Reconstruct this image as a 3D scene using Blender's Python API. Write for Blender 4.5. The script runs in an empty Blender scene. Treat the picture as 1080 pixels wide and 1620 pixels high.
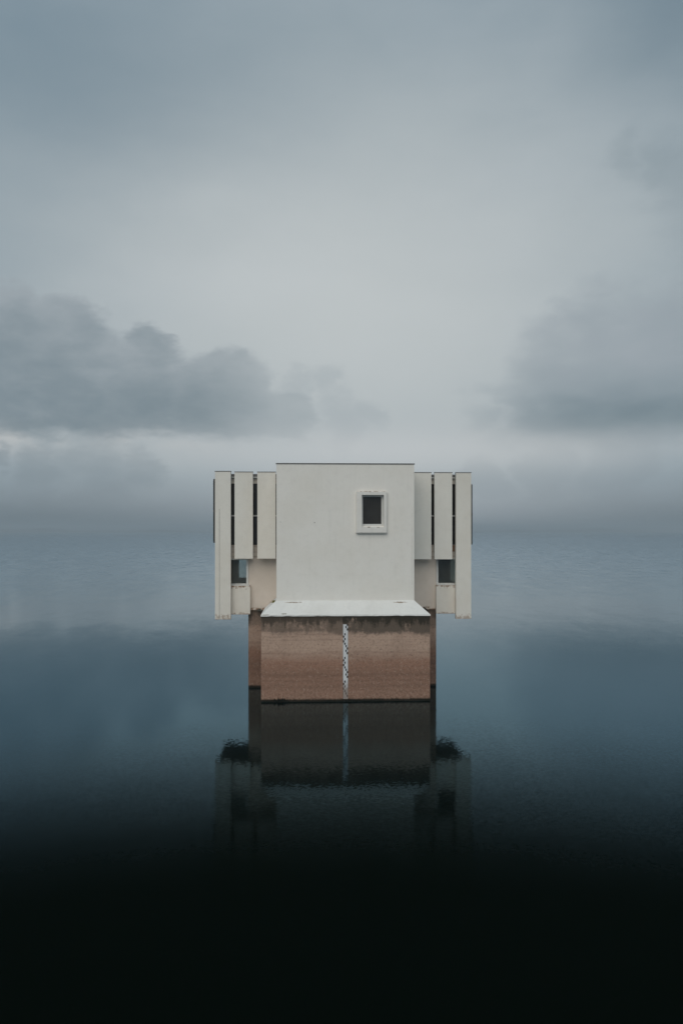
import bpy, bmesh, math, random
from mathutils import Vector

random.seed(7)
scene = bpy.context.scene
COL = scene.collection

# ------------------------------------------------------------------ node helper
class NT:
    """Thin wrapper that lets node graphs be written as expressions."""
    def __init__(self, tree):
        self.t = tree
        self.n = tree.nodes
        self.l = tree.links
    def node(self, kind, **kw):
        nd = self.n.new(kind)
        for k, v in kw.items():
            setattr(nd, k, v)
        return nd
    def put(self, sock, v):
        if isinstance(v, bpy.types.NodeSocket):
            self.l.new(v, sock)
        elif isinstance(v, (tuple, list)):
            if sock.type == 'RGBA' and len(v) == 3:
                v = (*v, 1.0)
            sock.default_value = v
        else:
            sock.default_value = v
    def m(self, op, a, b=None, c=None, clamp=False):
        nd = self.node('ShaderNodeMath', operation=op, use_clamp=clamp)
        for i, v in enumerate((a, b, c)):
            if v is not None:
                self.put(nd.inputs[i], v)
        return nd.outputs[0]
    def add(self, a, b): return self.m('ADD', a, b)
    def sub(self, a, b): return self.m('SUBTRACT', a, b)
    def mul(self, a, b): return self.m('MULTIPLY', a, b)
    def vm(self, op, a, b=None):
        nd = self.node('ShaderNodeVectorMath', operation=op)
        self.put(nd.inputs[0], a)
        if b is not None:
            self.put(nd.inputs[1], b)
        return nd.outputs[0]
    def sstep(self, x, lo, hi, a=0.0, b=1.0):
        nd = self.node('ShaderNodeMapRange', interpolation_type='SMOOTHSTEP')
        for i, v in enumerate((x, lo, hi, a, b)):
            self.put(nd.inputs[i], v)
        return nd.outputs[0]
    def lin(self, x, lo, hi, a=0.0, b=1.0):
        nd = self.node('ShaderNodeMapRange')
        nd.clamp = True
        for i, v in enumerate((x, lo, hi, a, b)):
            self.put(nd.inputs[i], v)
        return nd.outputs[0]
    def mix(self, f, a, b, blend='MIX'):
        nd = self.node('ShaderNodeMix', data_type='RGBA', blend_type=blend)
        self.put(nd.inputs[0], f); self.put(nd.inputs[6], a); self.put(nd.inputs[7], b)
        return nd.outputs[2]
    def noise(self, vec, scale, detail=4.0, rough=0.55, color=False, distortion=0.0):
        nd = self.node('ShaderNodeTexNoise')
        self.put(nd.inputs['Vector'], vec)
        nd.inputs['Scale'].default_value = scale
        nd.inputs['Detail'].default_value = detail
        nd.inputs['Roughness'].default_value = rough
        nd.inputs['Distortion'].default_value = distortion
        return nd.outputs['Color' if color else 'Fac']
    def sep(self, v):
        nd = self.node('ShaderNodeSeparateXYZ'); self.put(nd.inputs[0], v)
        return nd.outputs[0], nd.outputs[1], nd.outputs[2]
    def comb(self, x, y, z):
        nd = self.node('ShaderNodeCombineXYZ')
        for i, v in enumerate((x, y, z)):
            self.put(nd.inputs[i], v)
        return nd.outputs[0]
    def gauss(self, x, c, s):
        d = self.m('DIVIDE', self.sub(x, c), s)
        return self.m('POWER', 2.71828, self.mul(self.mul(d, d), -1.0))

def srgb(r, g, b):
    def f(c):
        c /= 255.0
        return c / 12.92 if c <= 0.04045 else ((c + 0.055) / 1.055) ** 2.4
    return (f(r), f(g), f(b))

# ------------------------------------------------------------------ camera
CAM = Vector((-1.6, -33.6, 7.2))
YAW = math.radians(2.404)
FPX = 1260.0                                    # focal length in photo pixels (28 mm on a 24 mm wide frame)
cam_d = bpy.data.cameras.new('camera')
cam_d.sensor_fit = 'HORIZONTAL'
cam_d.sensor_width = 24.0
cam_d.lens = 28.0
cam_d.shift_y = 30.0 / 1080.0                   # level camera, horizon a little under the middle
cam_d.clip_start = 0.1
cam_d.clip_end = 20000.0
cam = bpy.data.objects.new('camera', cam_d)
cam.location = CAM
cam.rotation_euler = (math.pi / 2, 0, -YAW)
COL.objects.link(cam)
scene.camera = cam

def sky_dir(px, py):
    """azimuth (from +Y towards +X) and elevation in degrees of a photo pixel: sky lies at infinity"""
    a = (px - 540) / FPX
    b = (840 - py) / FPX
    return math.degrees(math.atan(a) + YAW), math.degrees(math.atan2(b, math.sqrt(1 + a * a)))

# ------------------------------------------------------------------ exposure
scene.view_settings.view_transform = 'Standard'
scene.view_settings.look = 'None'
scene.view_settings.gamma = 1.0
scene.view_settings.use_curve_mapping = False
scene.view_settings.exposure = 0.0
scene.cycles.use_denoising = True
scene.cycles.max_bounces = 8

# ------------------------------------------------------------------ world: overcast sky
SUN_EL, SUN_AZ = 42.0, 196.0                    # behind the camera, a little to the left
world = bpy.data.worlds.new('World')
scene.world = world
world.use_nodes = True
world.cycles.sampling_method = 'MANUAL'
world.cycles.sample_map_resolution = 256
world.node_tree.nodes.clear()
W = NT(world.node_tree)
dirv = W.vm('NORMALIZE', W.node('ShaderNodeTexCoord').outputs['Generated'])
dx, dy, dz = W.sep(dirv)
AZ = W.mul(W.m('ARCTAN2', dx, dy), 57.29578)
EL = W.mul(W.m('ARCSINE', dz), 57.29578)
flat = W.comb(dx, dy, W.mul(dz, 2.2))
wc = W.noise(flat, 5.0, 6.0, 0.55, color=True)
wr, wg, wb = W.sep(wc)
A = W.add(AZ, W.mul(W.sub(wr, 0.5), 9.0))
E = W.add(EL, W.mul(W.sub(wg, 0.5), 5.0))
billow = W.noise(flat, 9.0, 10.0, 0.58)
fine = W.noise(flat, 22.0, 8.0, 0.6)
broad = W.noise(flat, 2.2, 5.0, 0.5)

# thin bright veil with the light behind it, bluish grey further out
ac, ec = sky_dir(560, 500)
wv = W.mul(W.gauss(A, ac, 31.0), W.gauss(E, ec, 19.0))
veil = W.mix(wv, srgb(106, 131, 147), srgb(191, 197, 198))
veil = W.mix(W.mul(W.sub(broad, 0.5), 0.9), veil, srgb(205, 210, 214))
a0, e0 = sky_dir(190, 110)
dk = W.mul(W.gauss(A, a0 - 4, 15.0), W.gauss(E, e0, 6.0))
veil = W.mix(W.mul(dk, 0.38), veil, srgb(98, 122, 138))
a0, e0 = sky_dir(1060, 30)
dk = W.mul(W.gauss(A, a0 + 3, 9.0), W.gauss(E, e0 + 2, 6.0))
veil = W.mix(W.mul(dk, 0.4), veil, srgb(80, 104, 120))
sky = veil

# cloud banks: heaps of rounded puffs with torn edges, standing at their own azimuth and elevation
puffn = W.noise(flat, 15.0, 9.0, 0.58)
lump = W.add(W.mul(W.sub(puffn, 0.5), 1.3), W.mul(W.sub(billow, 0.5), 0.9))
tr_, tg_, tb_ = W.sep(W.noise(flat, 17.0, 8.0, 0.62, color=True))
def bank(puffs, rag, soft, warp=1.0):
    aw = W.add(AZ, W.add(W.mul(W.sub(wr, 0.5), 7.0 * warp), W.mul(W.sub(tr_, 0.5), 4.5 * warp)))
    ew = W.add(EL, W.add(W.mul(W.sub(wg, 0.5), 4.0 * warp), W.mul(W.sub(tg_, 0.5), 3.4 * warp)))
    f = None
    for (px, py, rad) in puffs:
        a, e = sky_dir(px, py)
        rr = rad * 0.0448
        d2 = W.add(W.m('POWER', W.sub(aw, a), 2.0), W.m('POWER', W.sub(ew, e), 2.0))
        g = W.m('MAXIMUM', W.m('MULTIPLY_ADD', d2, -1.3 / (rr * 1.05) ** 2, 1.3), -0.6)
        f = g if f is None else W.m('SMOOTH_MAX', f, g, 0.5)
    f = W.add(f, W.mul(lump, rag))
    return W.sstep(f, 0.0, soft), f
LEFT = ((70, 620, 130), (215, 650, 110), (345, 655, 85), (15, 510, 62), (95, 518, 62), (-60, 560, 110), (50, 590, 100), (140, 590, 85), (218, 550, 48), (235, 635, 85),
        (130, 640, 85), (20, 635, 62), (325, 625, 58), (385, 645, 75), (450, 660, 55), (362, 598, 34), (-200, 600, 150),
        (-420, 560, 170), (-700, 590, 190))
mL, fL = bank(LEFT, 0.95, 0.85)
aq, _ = sky_dir(270, 600)
mL = W.mul(mL, W.sstep(AZ, aq, aq + 10.0, 1.0, 0.38))
baseE = W.add(6.35, W.add(W.mul(W.sub(fine, 0.5), 2.6), W.mul(W.sub(wr, 0.5), 2.4)))
cut = W.sstep(W.sub(EL, baseE), -0.5, 0.9)
depth = W.add(W.lin(W.sub(EL, baseE), 0.0, 9.0, 0.0, 0.75), W.mul(lump, 1.15))
depth = W.m('ADD', depth, W.lin(fL, 0.0, 1.3, 0.5, 0.0), clamp=True)
cL = W.mix(depth, srgb(102, 120, 130), srgb(154, 163, 169))
# bright gap under the bank
aL, _ = sky_dir(60, 690)
gap = W.mul(W.gauss(EL, 6.2, 1.2), W.sstep(AZ, aL + 2.0, aL + 16.0, 1.0, 0.35))
sky = W.mix(W.mul(gap, W.sstep(billow, 0.40, 0.62, 0.25, 0.9)), sky, srgb(190, 193, 193))
sky = W.mix(W.mul(W.mul(mL, cut), 0.78), sky, cL)
# thin scraps trailing off towards the middle
mW, fW = bank(((520, 605, 38), (540, 668, 55), (478, 612, 34), (590, 655, 34)), 1.3, 1.4)
sky = W.mix(W.mul(mW, 0.26), sky, srgb(140, 152, 160))
# torn scraps below the gap
mS, fS = bank(((70, 735, 48), (150, 745, 60), (215, 742, 42), (5, 720, 22), (-90, 740, 70)), 1.2, 1.4)
sky = W.mix(W.mul(mS, 0.55), sky, srgb(126, 139, 147))

# long soft rain cloud on the right, darkest along its base
RIGHT = ((960, 610, 120), (1090, 600, 150), (850, 650, 75), (745, 655, 40), (825, 645, 66), (890, 580, 90), (960, 530, 90), (1060, 560, 120), (1000, 640, 95), (905, 655, 82),
         (835, 655, 60), (1100, 640, 100), (1260, 590, 150), (1500, 560, 190), (1800, 600, 180))
mR, fR = bank(RIGHT, 1.0, 1.6, 1.2)
aq, _ = sky_dir(700, 640)
mR = W.mul(mR, W.sstep(AZ, aq, aq + 9.0, 0.12, 1.0))
baseR = W.add(6.0, W.add(W.mul(W.sub(billow, 0.5), 3.0), W.mul(W.sub(wr, 0.5), 2.5)))
dR = W.m('ADD', W.lin(W.sub(EL, baseR), 0.0, 6.0, 0.0, 0.9), W.mul(lump, 0.6), clamp=True)
cR = W.mix(dR, srgb(104, 123, 133), srgb(154, 163, 170))
sky = W.mix(W.mul(W.mul(mR, W.sstep(W.sub(EL, baseR), -0.7, 1.3)), 0.78), sky, cR)
aR2, eR2 = sky_dir(960, 665)
mR2 = W.mul(W.gauss(A, aR2 + 1.0, 7.0), W.gauss(E, eR2, 1.3))
sky = W.mix(W.mul(mR2, 0.5), sky, srgb(90, 112, 122))
mT, fT = bank(((1090, 310, 85), (1040, 285, 60), (980, 260, 45), (1180, 330, 120), (1330, 300, 130)), 0.9, 2.8, 1.0)
sky = W.mix(W.mul(mT, 0.45), sky, srgb(100, 118, 128))
mU, fU = bank(((860, 745, 60), (760, 750, 50), (980, 750, 80)), 1.0, 1.0)
sky = W.mix(W.mul(mU, 0.35), sky, srgb(130, 142, 150))
# pale strip close to the horizon behind the building
aB, eB = sky_dir(640, 715)
sky = W.mix(W.mul(W.mul(W.gauss(A, aB, 17.0), W.gauss(EL, eB, 1.7)), 0.6), sky, srgb(203, 206, 207))
# low mist bank: grey, darker down at the water and away from the bright middle
aF, _ = sky_dir(600, 840)
mid = W.gauss(AZ, aF, 15.0)
fogc = W.mix(mid, srgb(88, 103, 112), srgb(164, 171, 177))
fogtop = W.mix(mid, srgb(130, 140, 147), srgb(174, 180, 185))
fog = W.mix(W.sstep(EL, -0.4, 3.2), fogc, fogtop)
sky = W.mix(W.sstep(W.add(EL, W.mul(W.sub(fine, 0.5), 1.2)), 0.6, 4.8, 1.0, 0.0), sky, fog)

nish = W.node('ShaderNodeTexSky', sky_type='NISHITA', sun_disc=False)
nish.sun_elevation = math.radians(SUN_EL)
nish.sun_rotation = math.radians(SUN_AZ)
bg1 = W.node('ShaderNodeBackground'); W.put(bg1.inputs[0], nish.outputs[0]); bg1.inputs[1].default_value = 0.08
bg2 = W.node('ShaderNodeBackground'); W.put(bg2.inputs[0], sky); bg2.inputs[1].default_value = 1.0
ms = W.node('ShaderNodeMixShader'); ms.inputs[0].default_value = 0.985
W.l.new(bg1.outputs[0], ms.inputs[1]); W.l.new(bg2.outputs[0], ms.inputs[2])
wo = W.node('ShaderNodeOutputWorld'); W.l.new(ms.outputs[0], wo.inputs[0])

# ------------------------------------------------------------------ sun behind the cloud
sun_d = bpy.data.lights.new('sun', 'SUN')
sun_d.energy = 1.5
sun_d.angle = math.radians(55.0)
sun_d.color = (1.0, 0.935, 0.84)
sun = bpy.data.objects.new('sun', sun_d)
sd = Vector((math.sin(math.radians(SUN_AZ)) * math.cos(math.radians(SUN_EL)),
             math.cos(math.radians(SUN_AZ)) * math.cos(math.radians(SUN_EL)),
             math.sin(math.radians(SUN_EL))))
sun.rotation_euler = sd.to_track_quat('Z', 'Y').to_euler()
COL.objects.link(sun)

# ------------------------------------------------------------------ mesh helpers
class MB:
    def __init__(self):
        self.v = []; self.f = []
    def box(self, x0, x1, y0, y1, z0, z1):
        b = len(self.v)
        self.v += [(x0, y0, z0), (x1, y0, z0), (x1, y1, z0), (x0, y1, z0), (x0, y0, z1), (x1, y0, z1), (x1, y1, z1), (x0, y1, z1)]
        self.f += [tuple(b + i for i in q) for q in ((0, 3, 2, 1), (4, 5, 6, 7), (0, 1, 5, 4), (1, 2, 6, 5), (2, 3, 7, 6), (3, 0, 4, 7))]
        return self
    def build(self, name, mat, parent=None, bevel=0.0, label=None):
        me = bpy.data.meshes.new(name)
        me.from_pydata(self.v, [], self.f)
        if bevel:
            bm = bmesh.new(); bm.from_mesh(me)
            bmesh.ops.bevel(bm, geom=bm.edges[:], offset=bevel, segments=2, affect='EDGES', profile=0.6)
            bm.to_mesh(me); bm.free()
        me.materials.append(mat)
        o = bpy.data.objects.new(name, me)
        COL.objects.link(o)
        o.parent = parent
        if label:
            o['label'] = label
        return o

def box(name, mat, parent, x0, x1, y0, y1, z0, z1, bevel=0.0, label=None):
    if x0 > x1: x0, x1 = x1, x0
    return MB().box(x0, x1, y0, y1, z0, z1).build(name, mat, parent, bevel, label)

def tag(o, label, cat, kind=None, group=None):
    o['label'] = label; o['category'] = cat
    if kind: o['kind'] = kind
    if group: o['group'] = group

# ------------------------------------------------------------------ materials
def new_mat(name):
    m = bpy.data.materials.new(name)
    m.use_nodes = True
    m.node_tree.nodes.clear()
    return m, NT(m.node_tree)

def finish(T, color, rough=0.85, height=None, bump=0.3, dist=0.01, spec=0.3):
    p = T.node('ShaderNodeBsdfPrincipled')
    T.put(p.inputs['Base Color'], color)
    T.put(p.inputs['Roughness'], rough)
    p.inputs['Specular IOR Level'].default_value = spec
    if height is not None:
        b = T.node('ShaderNodeBump')
        b.inputs['Strength'].default_value = bump
        b.inputs['Distance'].default_value = dist
        T.put(b.inputs['Height'], height)
        T.l.new(b.outputs[0], p.inputs['Normal'])
    o = T.node('ShaderNodeOutputMaterial')
    T.l.new(p.outputs[0], o.inputs[0])
    return p

def plaster(name, base, warm, rust=None, marks=()):
    """painted render: trowel grain, faint blotches, optional rust zones and small chips (world metres)"""
    m, T = new_mat(name)
    pos = T.node('ShaderNodeNewGeometry').outputs['Position']
    x, y, z = T.sep(pos)
    blot = T.noise(pos, 0.55, 5.0, 0.6)
    mott = T.noise(pos, 3.5, 6.0, 0.65)
    grain = T.noise(T.comb(T.mul(x, 9.0), T.mul(y, 9.0), T.mul(z, 26.0)), 1.0, 5.0, 0.65)
    streak = T.noise(T.comb(T.mul(x, 5.0), T.mul(y, 5.0), T.mul(z, 0.35)), 1.0, 4.0, 0.6)
    c = T.mix(T.sstep(blot, 0.35, 0.7), base, warm)
    c = T.mix(T.mul(T.sstep(mott, 0.45, 0.75), 0.16), c, tuple(v * 0.72 for v in warm))
    c = T.mix(T.mul(T.sstep(streak, 0.52, 0.78), 0.14), c, tuple(v * 0.7 for v in warm))
    c = T.mix(T.mul(T.sstep(grain, 0.5, 0.75), 0.10), c, tuple(v * 0.75 for v in base))
    if rust:
        rn = T.noise(pos, 7.0, 8.0, 0.7)
        for (z0, z1, amt) in rust:                 # rust creeping from z0 (strong) to z1 (none)
            w = T.lin(z, z0, z1, 1.0, 0.0)
            inside = T.mul(T.m('GREATER_THAN', z, min(z0, z1) - 0.001), T.m('LESS_THAN', z, max(z0, z1) + 0.001))
            f = T.mul(T.mul(T.sstep(T.add(rn, T.mul(w, 0.22)), 0.58, 0.72), inside), amt)
            c = T.mix(f, c, (0.23, 0.12, 0.06))
    for (mx, mz, rx, rz, amt, col) in marks:
        n = T.noise(pos, 11.0, 5.0, 0.7)
        g = T.mul(T.gauss(x, mx, rx), T.gauss(z, mz, rz))
        c = T.mix(T.mul(T.sstep(T.add(g, T.mul(T.sub(n, 0.5), 1.2)), 0.55, 0.85), amt), c, col)
    h = T.add(T.mul(grain, 0.6), T.mul(mott, 0.8))
    finish(T, c, 0.88, h, 0.55, 0.012)
    return m

def concrete(name, z_top, mould, shift=0.0, tone=1.0):
    """bare concrete with drawdown tide bands, grit and black mould runs under the top edge"""
    m, T = new_mat(name)
    pos = T.node('ShaderNodeNewGeometry').outputs['Position']
    x, y, z = T.sep(pos)
    wob = T.noise(T.comb(T.mul(x, 0.8), T.mul(y, 0.8), T.mul(z, 2.0)), 1.0, 5.0, 0.6)
    zz = T.add(z, T.mul(T.sub(wob, 0.5), 0.45))
    def t(*c): return tuple(v * tone * w for v, w in zip(c, (1.05, 0.98, 0.93)))
    c = T.mix(T.sstep(zz, 1.35, 2.35), t(0.30, 0.185, 0.138), t(0.50, 0.375, 0.305))
    c = T.mix(T.mul(T.gauss(zz, 1.62, 0.22), 0.45), c, t(0.34, 0.19, 0.135))
    for (bz, bw, am) in ((1.12, 0.10, 0.5), (0.86, 0.05, 0.4), (0.62, 0.08, 0.35), (2.05, 0.05, 0.2)):
        c = T.mix(T.mul(T.gauss(zz, bz, bw), am), c, t(0.19, 0.115, 0.085))
    lines = T.noise(T.comb(T.mul(x, 0.25), T.mul(y, 0.25), T.mul(z, 14.0)), 1.0, 4.0, 0.7)
    c = T.mix(T.mul(T.sstep(lines, 0.5, 0.72), 0.3), c, t(0.17, 0.11, 0.085))
    grit = T.noise(pos, 9.0, 6.0, 0.9)
    pale = T.noise(pos, 7.0, 8.0, 0.95)
    blot = T.noise(T.vm('ADD', pos, (shift, 0.0, 0.0)), 0.9, 6.0, 0.6)
    c = T.mix(T.mul(T.sstep(blot, 0.42, 0.68), 0.22), c, t(0.20, 0.135, 0.105))
    c = T.mix(T.sstep(grit, 0.36, 0.50, 0.62, 0.0), c, t(0.09, 0.06, 0.045))
    c = T.mix(T.sstep(pale, 0.52, 0.64, 0.0, 0.62), c, t(0.60, 0.50, 0.42))
    low = T.lin(z, 0.9, 0.1, 0.0, 0.5)
    sp = T.noise(pos, 9.0, 7.0, 0.95)
    c = T.mix(T.mul(T.sstep(sp, 0.50, 0.62), low), c, t(0.52, 0.41, 0.33))
    # mould: a dingy band under the top edge with black runs of uneven length
    brk = T.noise(pos, 5.0, 8.0, 0.8)
    wide = T.noise(T.comb(T.mul(T.add(x, shift), 1.1), T.mul(y, 1.1), T.mul(z, 0.5)), 1.0, 5.0, 0.6)
    band = T.add(T.lin(z, z_top - 1.0, z_top - 0.6, -0.34, 0.16), T.mul(T.sub(brk, 0.5), 0.55))
    f = T.mul(T.sstep(T.add(wide, band), 0.36, 0.62), 0.95 * mould)
    c = T.mix(f, c, (0.105, 0.084, 0.066))
    runs = T.noise(T.comb(T.mul(T.add(x, shift), 2.3), T.mul(y, 2.3), T.mul(z, 0.28)), 1.0, 6.0, 0.65)
    reach = T.add(T.lin(z, z_top - 0.90, z_top - 0.05, -0.30, 0.15), T.mul(T.sub(brk, 0.5), 0.5))
    f = T.mul(T.sstep(T.add(runs, reach), 0.44, 0.60), mould)
    c = T.mix(f, c, (0.040, 0.034, 0.025))
    edge = T.mul(T.gauss(z, z_top, 0.07), T.sstep(brk, 0.35, 0.6))
    c = T.mix(T.mul(edge, 0.9), c, (0.035, 0.030, 0.022))
    # wet and weedy at the waterline
    wet = T.sstep(T.add(z, T.mul(T.sub(brk, 0.5), 0.16)), 0.05, 0.16, 0.95, 0.0)
    c = T.mix(wet, c, (0.012, 0.013, 0.009))
    h = T.add(T.mul(grit, 0.5), T.add(T.mul(brk, 0.6), T.mul(lines, 0.4)))
    finish(T, c, 0.92, h, 0.7, 0.02, 0.2)
    return m

def plain(name, col, rough=0.6, var=0.12, scale=6.0, spec=0.3, metal=0.0):
    m, T = new_mat(name)
    pos = T.node('ShaderNodeNewGeometry').outputs['Position']
    n = T.noise(pos, scale, 6.0, 0.65)
    c = T.mix(T.mul(T.sstep(n, 0.4, 0.75), var * 3), col, tuple(v * 0.55 for v in col))
    p = finish(T, c, rough, n, 0.2, 0.005, spec)
    p.inputs['Metallic'].default_value = metal
    return m

RUSTC = (0.20, 0.12, 0.06)
M_block = plaster('white_render', (0.885, 0.85, 0.795), (0.85, 0.81, 0.745),
                  marks=((-1.32, 7.56, 0.04, 0.035, 0.8, (0.16, 0.14, 0.11)),
                         (-2.78, 7.58, 0.03, 0.03, 0.6, (0.2, 0.18, 0.14)),
                         (2.88, 6.2, 0.05, 2.6, 0.25, (0.5, 0.46, 0.38))))
M_ledge = plaster('ledge_render', (0.83, 0.82, 0.79), (0.78, 0.765, 0.73),
                  marks=((-2.25, 4.14, 0.55, 0.035, 0.7, RUSTC), (2.35, 4.13, 0.42, 0.04, 0.8, RUSTC),
                         (-2.6, 3.7, 0.2, 0.05, 0.6, (0.15, 0.12, 0.08)), (-3.4, 3.66, 0.3, 0.05, 0.4, (0.2, 0.16, 0.1))))
M_fin = plaster('fin_render', (0.82, 0.785, 0.72), (0.78, 0.735, 0.66), rust=((3.18, 3.5, 0.55),))
M_tan = plaster('cream_render', (0.70, 0.615, 0.54), (0.645, 0.555, 0.475), rust=((3.55, 3.75, 0.9),))
M_box = plaster('parapet_render', (0.77, 0.725, 0.655), (0.72, 0.665, 0.59), rust=((4.70, 4.52, 0.85), (3.39, 3.5, 0.6)))
M_band = plaster('band_render', (0.74, 0.68, 0.60), (0.68, 0.61, 0.53), rust=((6.56, 6.3, 0.25),))
M_frame_w = plaster('window_surround', (0.84, 0.81, 0.76), (0.80, 0.765, 0.71),
                    rust=((8.91, 8.86, 0.8),), marks=((1.0, 7.36, 0.13, 0.03, 0.8, RUSTC), (1.4, 7.35, 0.1, 0.03, 0.5, RUSTC)))
M_pier_a = concrete('pier_concrete_west', 3.6, 0.75, 3.3)
M_pier_b = concrete('pier_concrete_east', 3.6, 0.95, 11.7, 0.97)
M_rear = concrete('rear_concrete', 3.55, 0.55, 5.0, 0.72)  # same concrete in a darker tone than the front pier
M_cap = plain('grey_flashing', (0.16, 0.155, 0.15), 0.55, 0.15, 5.0)
M_alu = plain('white_frame', (0.66, 0.65, 0.62), 0.5, 0.06, 9.0)
M_dark = plain('dark_frame', (0.045, 0.043, 0.040), 0.5, 0.1, 8.0)
M_roof = plain('roof_felt', (0.14, 0.135, 0.13), 0.9, 0.2, 3.0)
M_in = plain('interior_paint', (0.20, 0.18, 0.15), 0.9, 0.15, 2.0)
M_gauge = None

def glass_dark():
    m, T = new_mat('dark_glass')
    pos = T.node('ShaderNodeNewGeometry').outputs['Position']
    n = T.noise(pos, 1.3, 5.0, 0.6)
    c = T.mix(n, (0.020, 0.017, 0.015), (0.045, 0.040, 0.034))
    finish(T, c, T.lin(n, 0.3, 0.7, 0.12, 0.3), n, 0.05, 0.004, 0.5)
    return m
M_glass = glass_dark()

def glass_clear():
    m, T = new_mat('dusty_glass')
    pos = T.node('ShaderNodeNewGeometry').outputs['Position']
    n = T.noise(pos, 2.5, 6.0, 0.65)
    tr = T.node('ShaderNodeBsdfRefraction'); tr.inputs['IOR'].default_value = 1.02
    tr.inputs['Color'].default_value = (0.70, 0.74, 0.72, 1); tr.inputs['Roughness'].default_value = 0.38
    df = T.node('ShaderNodeBsdfDiffuse'); df.inputs[0].default_value = (0.35, 0.33, 0.29, 1)
    gl = T.node('ShaderNodeBsdfGlossy'); gl.inputs['Roughness'].default_value = 0.08
    m1 = T.node('ShaderNodeMixShader'); T.put(m1.inputs[0], T.lin(n, 0.3, 0.8, 0.04, 0.16))
    T.l.new(tr.outputs[0], m1.inputs[1]); T.l.new(df.outputs[0], m1.inputs[2])
    m2 = T.node('ShaderNodeMixShader')
    fr = T.node('ShaderNodeFresnel'); fr.inputs[0].default_value = 1.45
    T.l.new(fr.outputs[0], m2.inputs[0]); T.l.new(m1.outputs[0], m2.inputs[1]); T.l.new(gl.outputs[0], m2.inputs[2])
    o = T.node('ShaderNodeOutputMaterial'); T.l.new(m2.outputs[0], o.inputs[0])
    return m
M_clear = glass_clear()

def water():
    m, T = new_mat('lake_water')
    pos = T.node('ShaderNodeNewGeometry').outputs['Position']
    x, y, z = T.sep(pos)
    n1 = T.noise(T.comb(T.mul(x, 10.0), T.mul(y, 12.0), 0.0), 1.0, 3.0, 0.6, color=True)
    n2 = T.noise(T.comb(T.mul(x, 0.8), T.mul(y, 1.3), 4.0), 1.0, 3.0, 0.55, color=True)
    patch = T.noise(T.comb(T.mul(x, 0.012), T.mul(y, 0.035), 0.0), 1.0, 4.0, 0.6)
    amt = T.sstep(patch, 0.42, 0.68, 0.9, 2.4)
    amt = T.mul(amt, T.sstep(y, 5.0, 120.0, 1.0, 2.0))       # open water further out is less sheltered
    d1 = T.vm('MULTIPLY', T.vm('SUBTRACT', n1, (0.5, 0.5, 0.5)), (0.024, 0.028, 0.0))
    d2 = T.vm('MULTIPLY', T.vm('SUBTRACT', n2, (0.5, 0.5, 0.5)), (0.004, 0.007, 0.0))
    n3 = T.noise(T.comb(T.mul(x, 0.55), T.mul(y, 0.22), 9.0), 1.0, 4.0, 0.65, color=True)
    far = T.sstep(y, 8.0, 110.0, 0.15, 1.0)
    d3 = T.vm('MULTIPLY', T.vm('SUBTRACT', n3, (0.5, 0.5, 0.5)), (0.040, 0.080, 0.0))
    d2 = T.vm('ADD', d2, T.vm('MULTIPLY', d3, T.comb(far, far, 0.0)))
    d = T.vm('ADD', T.vm('MULTIPLY', d1, T.comb(amt, amt, 0.0)), d2)
    nrm = T.vm('NORMALIZE', T.vm('ADD', d, (0.0, 0.0, 1.0)))
    fr = T.node('ShaderNodeFresnel'); fr.inputs[0].default_value = 1.33
    T.l.new(nrm, fr.inputs['Normal'])
    k = T.mul(fr.outputs[0], T.sstep(fr.outputs[0], 0.092, 0.262, 0.010, 1.18))            # surface glare cut as through a polarising filter
    gl = T.node('ShaderNodeBsdfGlossy'); gl.inputs['Roughness'].default_value = 0.065
    T.put(gl.inputs['Color'], T.mix(T.sstep(fr.outputs[0], 0.22, 0.6), (0.54, 0.82, 0.98), (0.80, 0.88, 0.93)))
    T.l.new(nrm, gl.inputs['Normal'])
    df = T.node('ShaderNodeBsdfDiffuse'); df.inputs[0].default_value = (0.0012, 0.0034, 0.0019, 1)
    mx = T.node('ShaderNodeMixShader')
    T.l.new(k, mx.inputs[0]); T.l.new(df.outputs[0], mx.inputs[1]); T.l.new(gl.outputs[0], mx.inputs[2])
    o = T.node('ShaderNodeOutputMaterial'); T.l.new(mx.outputs[0], o.inputs[0])
    return m
M_water = water()

# ------------------------------------------------------------------ setting: lake
LX, LY0, LY1 = 6000.0, -400.0, 6000.0
me = bpy.data.meshes.new('lake')
me.from_pydata([(-LX, LY0, 0), (LX, LY0, 0), (LX, LY1, 0), (-LX, LY1, 0)], [], [(0, 1, 2, 3)])
me.materials.append(M_water)
lake = bpy.data.objects.new('lake', me); COL.objects.link(lake)
lake['kind'] = 'structure'; lake['label'] = 'calm dark lake water mirroring the tower and the clouds'

# low far shore, two stretches lost in the mist
def shore(x0, x1, y, hmax, seed):
    rnd = random.Random(seed)
    n = 60
    v, f = [], []
    ph = [rnd.uniform(0, 6.28) for _ in range(6)]
    for i in range(n + 1):
        t = i / n
        x = x0 + (x1 - x0) * t
        env = math.sin(math.pi * t) ** 0.7
        h = hmax * env * (0.55 + 0.2 * math.sin(5 * t + ph[0]) + 0.15 * math.sin(13 * t + ph[1]) + 0.1 * math.sin(31 * t + ph[2])) + rnd.uniform(0, 0.25)
        bow = 200 * math.sin(2.2 * t + ph[3])
        v += [(x, y + bow, -0.5), (x, y + bow + 40, max(h * 0.75, 0.05)), (x, y + bow + 110, max(h, 0.06)), (x, y + bow + 320, -0.5)]
    for i in range(n):
        for k in range(3):
            a = i * 4 + k
            f.append((a, a + 4, a + 5, a + 1))
    me = bpy.data.meshes.new('far_shore'); me.from_pydata(v, [], f)
    me.materials.append(M_shore)
    o = bpy.data.objects.new('far_shore', me); COL.objects.link(o)
    o['kind'] = 'structure'
    return o
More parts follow.
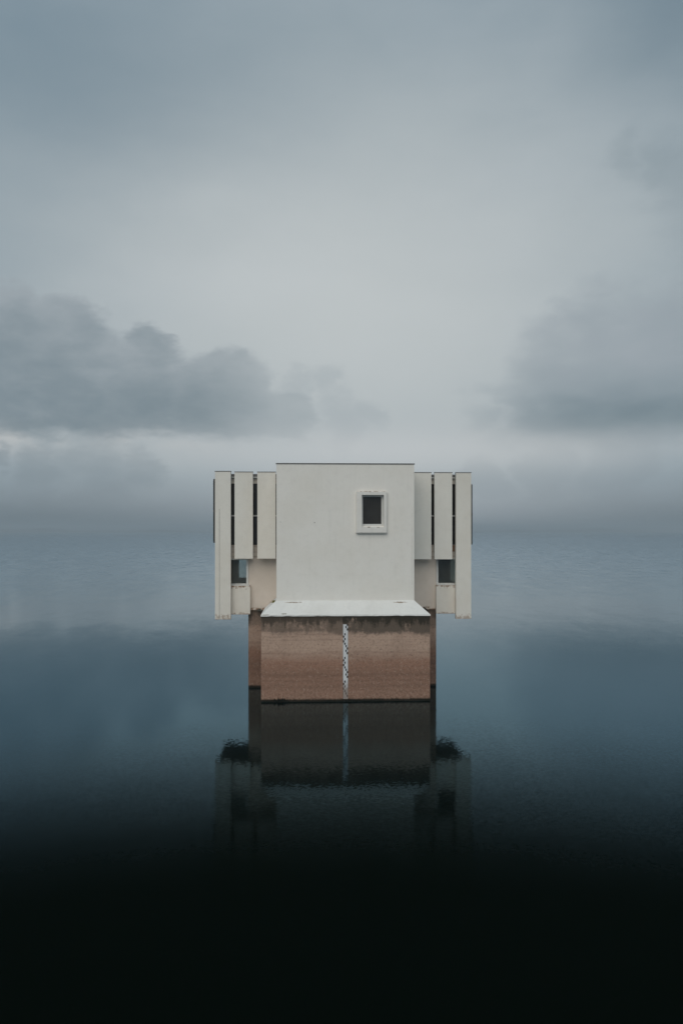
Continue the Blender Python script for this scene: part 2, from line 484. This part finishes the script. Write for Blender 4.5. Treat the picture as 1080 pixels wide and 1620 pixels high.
M_shore = plain('shore_scrub', (0.045, 0.06, 0.045), 0.95, 0.25, 0.02)
s1 = shore(-2300, -620, 5200, 36.0, 3); s1['label'] = 'low misty far shore on the left horizon'  # both ridges raised in height so the haze layer can stand taller
s2 = shore(1000, 2600, 5400, 32.0, 5); s2['label'] = 'low misty far shore on the right horizon'

# ------------------------------------------------------------------ the tower
tower = bpy.data.objects.new('intake_tower', None); COL.objects.link(tower)
tower.empty_display_size = 1.0
tag(tower, 'white concrete intake tower with vertical fins standing in the lake on a stained pier', 'tower')

YP, YB, YR, YF = 0.0, 0.58, 3.12, 2.60      # pier front, block front, rear pier front, fin front
YBACK = 6.5
# front pier: two pours with an open joint between them
box('pier_wall', M_pier_a, tower, -3.57, -0.125, YP, YR + 0.3, -3.0, 3.60, 0.012, 'stained concrete pier half left of the joint')
box('pier_wall', M_pier_b, tower, -0.113, 3.57, YP + 0.008, YR + 0.3, -3.0, 3.596, 0.012, 'stained concrete pier half right of the joint')
box('rear_pier', M_rear, tower, -4.335, 4.335, YR, YBACK - 0.05, -3.0, 3.55, 0.015, 'dark rear pier of brown concrete')

# sloped white ledge between pier and block (chipped lower rim)
def ledge():
    bm = bmesh.new()
    rnd = random.Random(4)
    n = 48
    def ring(x, y0, y1, z, jit):
        pts = []
        for i in range(n + 1):
            pts.append((-x + 2 * x * i / n, y0 + rnd.uniform(-jit, jit), z + rnd.uniform(-jit, jit)))
        pts.append((x, y1, z)); pts.insert(0, (-x, y1, z))
        return [bm.verts.new(p) for p in pts]
    r0 = ring(3.585, YP - 0.02, YR - 0.02, 3.604, 0.009)
    r1 = ring(3.585, YP - 0.018, YR - 0.02, 3.66, 0.008)
    r2 = ring(2.965, YB - 0.012, YR - 0.02, 4.21, 0.006)
    r3 = ring(2.90, YB + 0.2, YR - 0.02, 4.214, 0.0)
    for a, b in ((r0, r1), (r1, r2), (r2, r3)):
        for i in range(len(a) - 1):
            bm.faces.new((a[i], a[i + 1], b[i + 1], b[i]))
    bm.faces.new(list(reversed(r0)))
    me = bpy.data.meshes.new('ledge'); bm.normal_update(); bm.to_mesh(me); bm.free()
    me.materials.append(M_ledge)
    o = bpy.data.objects.new('ledge', me); COL.objects.link(o); o.parent = tower
    o['label'] = 'bright sloped ledge above the pier'
ledge()

# main block: front wall with a window opening, sides and back
WX0, WX1, WZ0, WZ1 = 0.70, 1.645, 7.42, 8.745        # opening
def block():
    b = MB()
    x0, x1, z0, z1, y0, y1 = -2.95, 2.97, 4.18, 10.07, YB, YB + 0.3
    b.box(x0, WX0, y0, y1, z0, z1); b.box(WX1, x1, y0, y1, z0, z1)
    b.box(WX0, WX1, y0, y1, z0, WZ0); b.box(WX0, WX1, y0, y1, WZ1, z1)
    # weld the four into one flat wall: only outer faces matter
    me = bpy.data.meshes.new('front_wall')
    bm = bmesh.new()
    X = [x0, WX0, WX1, x1]; Z = [z0, WZ0, WZ1, z1]
    g = {}
    for yy, k in ((y0, 0), (y1, 1)):
        for i in range(4):
            for j in range(4):
                g[i, j, k] = bm.verts.new((X[i], yy, Z[j]))
    for i in range(3):
        for j in range(3):
            if i == 1 and j == 1: continue
            bm.faces.new((g[i, j, 0], g[i + 1, j, 0], g[i + 1, j + 1, 0], g[i, j + 1, 0]))
            bm.faces.new((g[i, j + 1, 1], g[i + 1, j + 1, 1], g[i + 1, j, 1], g[i, j, 1]))
    def strip(p, q):
        bm.faces.new((g[(*p, 0)], g[(*p, 1)], g[(*q, 1)], g[(*q, 0)]))
    for i in range(3):
        strip((i, 0), (i + 1, 0)); strip((i + 1, 3), (i, 3)); strip((0, i + 1), (0, i)); strip((3, i), (3, i + 1))
    strip((1, 1), (1, 2)); strip((1, 2), (2, 2)); strip((2, 2), (2, 1)); strip((2, 1), (1, 1))
    bmesh.ops.recalc_face_normals(bm, faces=bm.faces[:])
    bm.to_mesh(me); bm.free()
    me.materials.append(M_block)
    o = bpy.data.objects.new('front_wall', me); COL.objects.link(o); o.parent = tower
    box('side_wall', M_block, tower, -2.948, -2.70, y1, YBACK + 0.5, 4.18, 10.07)
    box('side_wall', M_block, tower, 2.70, 2.968, y1, YBACK + 0.5, 4.18, 10.07)
    box('back_wall', M_block, tower, -2.70, 2.70, YBACK + 0.25, YBACK + 0.5, 3.55, 10.07)
    box('roof', M_roof, tower, -2.69, 2.69, y1 + 0.01, YBACK + 0.24, 9.78, 9.95)
    box('floor_slab', M_in, tower, -2.69, 2.69, y1 + 0.01, YBACK + 0.24, 5.6, 5.75)
    # capping of four lengths
    c = MB()
    c.box(-2.975, 2.995, YB - 0.025, YB + 0.32, 10.073, 10.112)
    c.build('coping', M_cap, tower, 0.006, 'thin dark grey coping along the roof edge')
    box('coping', M_cap, tower, -2.975, -2.68, YB + 0.325, YBACK + 0.52, 10.073, 10.112)
    box('coping', M_cap, tower, 2.68, 2.995, YB + 0.325, YBACK + 0.52, 10.073, 10.112)
block()

# front window: projecting render surround, white sash, dark pane
win = bpy.data.objects.new('window', None); COL.objects.link(win); win.parent = tower
win['label'] = 'small square window with projecting white surround'
def surround():
    ox0, ox1, oz0, oz1 = 0.455, 1.785, 7.10, 8.905
    y0, y1 = YB - 0.15, YB - 0.002
    b = MB()
    bm = bmesh.new()
    def loop(x0, x1, z0, z1, y): return [bm.verts.new(p) for p in ((x0, y, z0), (x1, y, z0), (x1, y, z1), (x0, y, z1))]
    fo = loop(ox0, ox1, oz0, oz1, y0); fi = loop(WX0, WX1, WZ0 - 0.06, WZ1, y0)
    bo = loop(ox0, ox1, oz0, oz1, y1); bi = loop(WX0 + 0.001, WX1 - 0.001, WZ0 + 0.001, WZ1 - 0.001, YB + 0.12)
    for i in range(4):
        j = (i + 1) % 4
        bm.faces.new((fo[i], fo[j], fi[j], fi[i]))
        bm.faces.new((bo[j], bo[i], fo[i], fo[j])[::1])
        bm.faces.new((fi[i], fi[j], bi[j], bi[i]))
    bm.normal_update()
    bmesh.ops.recalc_face_normals(bm, faces=bm.faces[:])
    bm.normal_update()
    if [f for f in bm.faces if all(v in fo or v in fi for v in f.verts)][0].normal.y > 0:
        bmesh.ops.reverse_faces(bm, faces=bm.faces[:])
    bmesh.ops.bevel(bm, geom=[e for e in bm.edges if all(v in fo for v in e.verts) or (e.verts[0] in fo and e.verts[1] in bo) or (e.verts[0] in bo and e.verts[1] in fo)], offset=0.03, segments=3, affect='EDGES')
    me = bpy.data.meshes.new('surround'); bm.to_mesh(me); bm.free()
    me.materials.append(M_frame_w)
    o = bpy.data.objects.new('surround', me); COL.objects.link(o); o.parent = win
surround()
sx0, sx1, sz0, sz1 = WX0 + 0.004, WX1 - 0.004, WZ0 + 0.004, WZ1 - 0.004
y0, y1 = YB + 0.055, YB + 0.115
sash = MB()
sash.box(sx0, sx0 + 0.055, y0, y1, sz0, sz1); sash.box(sx1 - 0.085, sx1, y0, y1, sz0, sz1)
sash.box(sx0 + 0.055, sx1 - 0.085, y0, y1, sz0, sz0 + 0.075); sash.box(sx0 + 0.055, sx1 - 0.085, y0, y1, sz1 - 0.07, sz1)
sash.build('sash', M_alu, win)
box('pane', M_glass, win, sx0 + 0.05, sx1 - 0.08, y0 + 0.035, y0 + 0.045, sz0 + 0.07, sz1 - 0.065)

# wings -------------------------------------------------------------
FINS = {
    -1: [(-5.80, -5.09, 3.19, 9.915), (-4.92, -4.093, 5.94, 9.89), (-3.893, -3.064, 5.94, 9.89)],
    1: [(5.165, 5.865, 3.17, 9.89), (4.175, 4.99, 5.90, 9.89), (3.10, 4.03, 5.90, 9.89)],
}
FIN_LABEL = {
    -1: ['tall cream fin at the left end reaching lowest', 'middle cream fin of the left wing', 'cream fin of the left wing beside the main block'],
    1: ['tall cream fin at the right end reaching lowest', 'middle cream fin of the right wing', 'cream fin of the right wing beside the main block'],
}
for s in (-1, 1):
    for i, (fx0, fx1, fz0, fz1) in enumerate(FINS[s]):
        fy1 = YF + (0.26 if i == 0 else 0.16)
        fin = box('fin', M_fin, tower, fx0, fx1, YF, fy1, fz0, fz1 - 0.028, 0.012, FIN_LABEL[s][i])
        cp = box('coping', M_cap, fin, fx0 - 0.012, fx1 + 0.012, YF - 0.014, fy1 + 0.01, fz1 - 0.026, fz1, 0.004)
        for zb in ((6.13, 9.5) if i else (4.3, 6.13, 9.5)):
            box('bracket', M_band, fin, (fx0 + fx1) / 2 - 0.08, (fx0 + fx1) / 2 + 0.08, fy1 - 0.01, YR - 0.035, zb - 0.06, zb + 0.06)
        if s < 0 and i == 0:      # vertical joint of the two panels of this fin
            box('joint', M_dark, fin, -5.606, -5.594, YF - 0.0025, YF + 0.01, 3.20, 8.2)
    # roof edge, fascia and bands between the glass, all running behind the fins
    xi, xo = s * 2.98, s * 5.74
    roof = box('wing_roof', M_roof, tower, xi, xo, YR - 0.10, YBACK, 9.62, 9.70)
    tr = box('roof_trim', M_cap, roof, xi, xo, YR - 0.13, YR - 0.02, 9.70, 9.81, 0.006)
    box('roof_trim', M_alu, roof, xi, xo, YR - 0.115, YR - 0.10, 9.63, 9.695)
    box('fascia', M_band, tower, xi, xo, YR - 0.02, YR + 0.22, 9.375, 9.618)
    strip = bpy.data.objects.new('strip_window', None); COL.objects.link(strip); strip.parent = tower
    strip['label'] = 'dark ribbon glazing behind the fins of the %s wing' % ('left' if s < 0 else 'right')
    box('pane', M_glass, strip, xi, xo, YR + 0.06, YR + 0.075, 7.935, 9.373)
    box('pane', M_glass, strip, xi, xo, YR + 0.062, YR + 0.077, 6.56, 7.865)
    box('mullion', M_alu, strip, xi, xo, YR, YR + 0.09, 7.867, 7.933)
    for k, xm in enumerate((3.45, 5.05)):
        box('mullion', M_dark, strip, s * (xm - 0.03), s * (xm + 0.03), YR + 0.02, YR + 0.058, 6.56, 9.37)
    band = box('sill_band', M_band, tower, xi, xo, YR - 0.03, YR + 0.22, 6.04, 6.22)
    box('sill_band', M_band, tower, xi, xo, YR + 0.01, YR + 0.2, 6.235, 6.555)
    if s > 0:
        box('board', plain('brown_board', (0.30, 0.17, 0.10), 0.7, 0.2, 9.0), band, 4.95, 5.2, YR - 0.004, YR + 0.008, 6.25, 6.54)
    # cream recessed wall below, lower corner window and its parapet box
    box('lower_wall', M_tan, tower, s * 2.975, s * 4.33, YR + 0.012, YR + 0.22, 3.56, 6.035)
    lw = bpy.data.objects.new('lower_window', None); COL.objects.link(lw); lw.parent = tower
    lw['label'] = 'dusty see-through window low in the %s wing' % ('left' if s < 0 else 'right')
    fr = MB()
    fr.box(*sorted((s * 4.335, s * 4.425)), YR - 0.03, YR + 0.06, 4.74, 5.93)
    fr.box(*sorted((s * 4.425, s * 5.72)), YR - 0.03, YR + 0.06, 4.74, 4.785)
    fr.box(*sorted((s * 4.425, s * 5.72)), YR - 0.03, YR + 0.06, 5.88, 5.93)
    fr.build('frame', M_alu, lw)
    box('pane', M_clear, lw, s * 4.427, s * 5.70, YR + 0.01, YR + 0.016, 4.787, 5.878)
    box('head_band', M_band, tower, s * 4.335, s * 5.74, YR + 0.0, YR + 0.22, 5.935, 6.037)
    bx0 = 4.235 if s < 0 else 4.30
    par = box('parapet_box', M_box, tower, s * bx0, s * 5.70, YF + 0.28, YR + 0.20, 3.385, 4.69, 0.012,
              'cream parapet box under the lower window of the %s wing' % ('left' if s < 0 else 'right'))
    box('sill', M_alu, par, s * (bx0 + 0.03), s * 5.68, YF + 0.33, YR + 0.06, 4.692, 4.735)
    # shell of the wing: side, soffit, back with an opening, inner partition, upper floor
    sw = MB()
    a, b2 = sorted((s * 5.52, s * 5.74))
    sw.box(a, b2, YR + 0.225, YBACK, 3.42, 4.72); sw.box(a, b2, YR + 0.225, YBACK, 5.95, 6.55)
    sw.box(a, b2, YBACK - 0.5, YBACK, 4.72, 5.95); sw.box(a, b2, YR + 0.225, YR + 0.5, 4.72, 5.95)
    sw.box(a, b2, YR + 0.225, 4.15, 6.55, 9.61); sw.box(a, b2, 5.25, YBACK, 6.55, 9.61)
    sw.build('wing_side', M_fin, tower)
    box('soffit', M_tan, tower, s * 4.34, s * 5.515, YR + 0.205, YBACK, 3.40, 3.58)
    box('upper_floor', M_in, tower, s * 2.98, s * 5.515, YR + 0.225, YBACK - 0.22, 6.05, 6.25)
    bw = MB()
    if s < 0:
        o0, o1 = 4.60, 5.05
        bw.box(-o0, -2.98, YBACK - 0.2, YBACK, 3.585, 9.61)
        bw.box(-5.515, -o1, YBACK - 0.2, YBACK, 3.585, 9.61)
        bw.box(-o1, -o0, YBACK - 0.2, YBACK, 3.585, 4.86)
        bw.box(-o1, -o0, YBACK - 0.2, YBACK, 6.0, 9.61)
    else:
        bw.box(2.98, 5.515, YBACK - 0.2, YBACK, 3.585, 9.61)
    bw.build('wing_back', M_in, tower)
    # bay window on the outer side
    ox = 6.06 if s < 0 else 6.25
    bz0, bz1 = (6.64, 9.66) if s < 0 else (6.55, 9.43)
    bay = box('bay_window', M_dark, tower, s * 5.745, s * ox, 4.2, 5.2, bz0, bz1, 0.01, 'dark side bay jutting out past the end fin on the %s' % ('left' if s < 0 else 'right'))
    zm = (bz0 + bz1) / 2
    for k in range(2):
        za, zb = (bz0 + 0.08, zm - 0.04) if k == 0 else (zm + 0.04, bz1 - 0.08)
        box('pane', M_glass, bay, s * (ox + 0.003), s * (ox + 0.015), 4.28, 5.12, za, zb)
    box('mullion', M_alu, bay, s * (ox + 0.002), s * (ox + 0.02), 4.22, 5.18, zm - 0.036, zm + 0.036)

# ragged dark weed at the waterline of the pier, with a twiggy clump
def weed():
    rnd = random.Random(11)
    v, f = [], []
    def tuft(x, y, h, w, lean):
        b = len(v)
        v.extend([(x - w, y, -0.05), (x + w, y, -0.05), (x + lean, y - 0.02, h), (x, y - 0.05, -0.05)])
        f.extend([(b, b + 3, b + 2), (b + 3, b + 1, b + 2), (b, b + 2, b + 1)])
    for i in range(900):
        x = rnd.uniform(-3.56, 3.56)
        swell = 0.035 + 0.03 * math.sin(x * 1.7 + 1) + 0.02 * math.sin(x * 6.3)
        tuft(x, -0.012 - rnd.uniform(0, 0.03), max(0.02, swell + rnd.uniform(-0.01, 0.035)), rnd.uniform(0.02, 0.06), rnd.uniform(-0.03, 0.03))
    for i in range(70):
        x = rnd.gauss(-2.72, 0.13)
        tuft(x, -0.03 - rnd.uniform(0, 0.06), rnd.uniform(0.06, 0.2), rnd.uniform(0.012, 0.035), rnd.uniform(-0.06, 0.06))
    for x in (-2.84, -2.66):
        tuft(x, -0.06, 0.27, 0.03, rnd.uniform(-0.02, 0.02))
    me = bpy.data.meshes.new('waterline_weed'); me.from_pydata(v, [], f)
    me.materials.append(plain('weed', (0.012, 0.014, 0.009), 0.8, 0.2, 9.0))
    o = bpy.data.objects.new('waterline_weed', me); COL.objects.link(o); o.parent = tower
    o['kind'] = 'stuff'; o['label'] = 'ragged black weed along the pier waterline'
weed()

# ------------------------------------------------------------------ level gauge on the pier
gauge = bpy.data.objects.new('level_gauge', None); COL.objects.link(gauge)
gauge.location = (-0.02, -0.002, 0.0)
tag(gauge, 'narrow white water level gauge with black checks fixed to the middle of the pier', 'gauge')
def gauge_mat():
    m, T = new_mat('gauge_enamel')
    pos = T.node('ShaderNodeNewGeometry').outputs['Position']
    x, y, z = T.sep(pos)
    n = T.noise(pos, 14.0, 6.0, 0.7)
    dirt = T.sstep(T.add(z, T.mul(T.sub(n, 0.5), 0.9)), 0.42, 0.95, 0.93, 0.0)
    c = T.mix(T.mul(T.sstep(n, 0.45, 0.7), 0.15), (0.68, 0.69, 0.70), (0.45, 0.42, 0.38))
    c = T.mix(T.mul(dirt, 0.85), c, (0.24, 0.165, 0.125))
    finish(T, c, 0.55, n, 0.15, 0.004)
    return m
M_gauge = gauge_mat()
GW = 0.205
for k in range(4):                                    # four stacked enamel plates
    za = max(0.10, 0.3 + (k - 0.3) * 0.8); zb = min(3.30, 0.3 + (k + 0.7) * 0.8 - 0.006)
    box('gauge_plate', M_gauge, gauge, -GW / 2, GW / 2, -0.018, -0.004, za, zb)
marks = MB()
colw = GW / 4
PAT = [1, 0, 1, 0, 1, 2, 3, 2, 3, None]                # column of the black check per decimetre, from the top of a metre
zt = 2.885
seq = []
for mtr in range(3):
    for k, cc in enumerate(PAT):
        if cc is not None:
            seq.append((cc, zt - (mtr * 10 + k) * 0.1))
seq += [(3, 3.285), (2, 3.19), (3, 3.09)]
for cc, z in seq:
    if z < 0.2: continue
    w = colw * (1.0 if z > 0.75 else 0.8)
    marks.box(-GW / 2 + colw * cc, -GW / 2 + colw * cc + w, -0.0215, -0.0185, z - 0.1 + 0.004, min(z - 0.004, 3.295))
def mark_mat():
    m, T = new_mat('gauge_black')
    pos = T.node('ShaderNodeNewGeometry').outputs['Position']
    x, y, z = T.sep(pos)
    n = T.noise(pos, 14.0, 6.0, 0.7)
    dirt = T.sstep(T.add(z, T.mul(T.sub(n, 0.5), 0.9)), 0.42, 0.9, 0.75, 0.0)
    finish(T, T.mix(dirt, (0.012, 0.012, 0.016), (0.16, 0.11, 0.085)), 0.5)
    return m
mk = marks.build('check_marks', mark_mat(), gauge)
mk['kind'] = 'stuff'; mk['label'] = 'black decimetre checks'

# ------------------------------------------------------------------ moss at the ledge ends
def moss(name, cx, cy, cz, r, n, label, col, seed):
    rnd = random.Random(seed)
    v, f = [], []
    for i in range(n):
        x = rnd.gauss(0, r * 0.5); y = rnd.gauss(0, r * 0.3)
        h = r * rnd.uniform(0.3, 1.2) * math.exp(-(x / r) ** 2)
        w = r * rnd.uniform(0.06, 0.14); a = rnd.uniform(0, 6.28)
        lx, ly = rnd.gauss(0, r * 0.25), rnd.gauss(0, r * 0.25)
        b = len(v)
        v += [(x - w * math.cos(a), y - w * math.sin(a), -0.02), (x + w * math.cos(a), y + w * math.sin(a), -0.02), (x + lx, y + ly, h), (x + lx * 0.3, y + ly * 0.3 - w, h * 0.4)]
        f += [(b, b + 1, b + 3), (b + 1, b + 2, b + 3), (b + 2, b, b + 3)]
    me = bpy.data.meshes.new(name); me.from_pydata(v, [], f)
    me.materials.append(plain(name + '_green', col, 0.9, 0.2, 12.0))
    o = bpy.data.objects.new(name, me); COL.objects.link(o); o.location = (cx, cy, cz)
    tag(o, label, 'moss')
moss('moss_tuft', -3.06, 0.80, 4.13, 0.11, 110, 'small yellow green moss tuft at the upper left end of the sloped ledge', (0.26, 0.22, 0.05), 2)
moss('moss_patch', -3.82, 3.02, 3.545, 0.12, 120, 'grey green moss patch on the rear pier left of the sloped ledge', (0.20, 0.20, 0.17), 3)
moss('moss_patch', 3.75, 3.02, 3.545, 0.15, 140, 'dark moss patch on the rear pier right of the sloped ledge', (0.06, 0.05, 0.035), 5)

# ------------------------------------------------------------------ haze over the lake
hz = MB().box(-LX - 150, LX + 150, LY0 - 150, LY1 + 150, -5.0, 42.0)
hm = bpy.data.materials.new('haze_air'); hm.use_nodes = True; hm.node_tree.nodes.clear()
H = NT(hm.node_tree)
pv = H.node('ShaderNodeVolumePrincipled')
pv.inputs['Color'].default_value = (0.83, 0.93, 1.0, 1)
pv.inputs['Density'].default_value = 0.00050
ho = H.node('ShaderNodeOutputMaterial'); H.l.new(pv.outputs[0], ho.inputs['Volume'])
haze = hz.build('haze', hm)
haze['kind'] = 'stuff'; haze['label'] = 'thin mist lying over the lake'
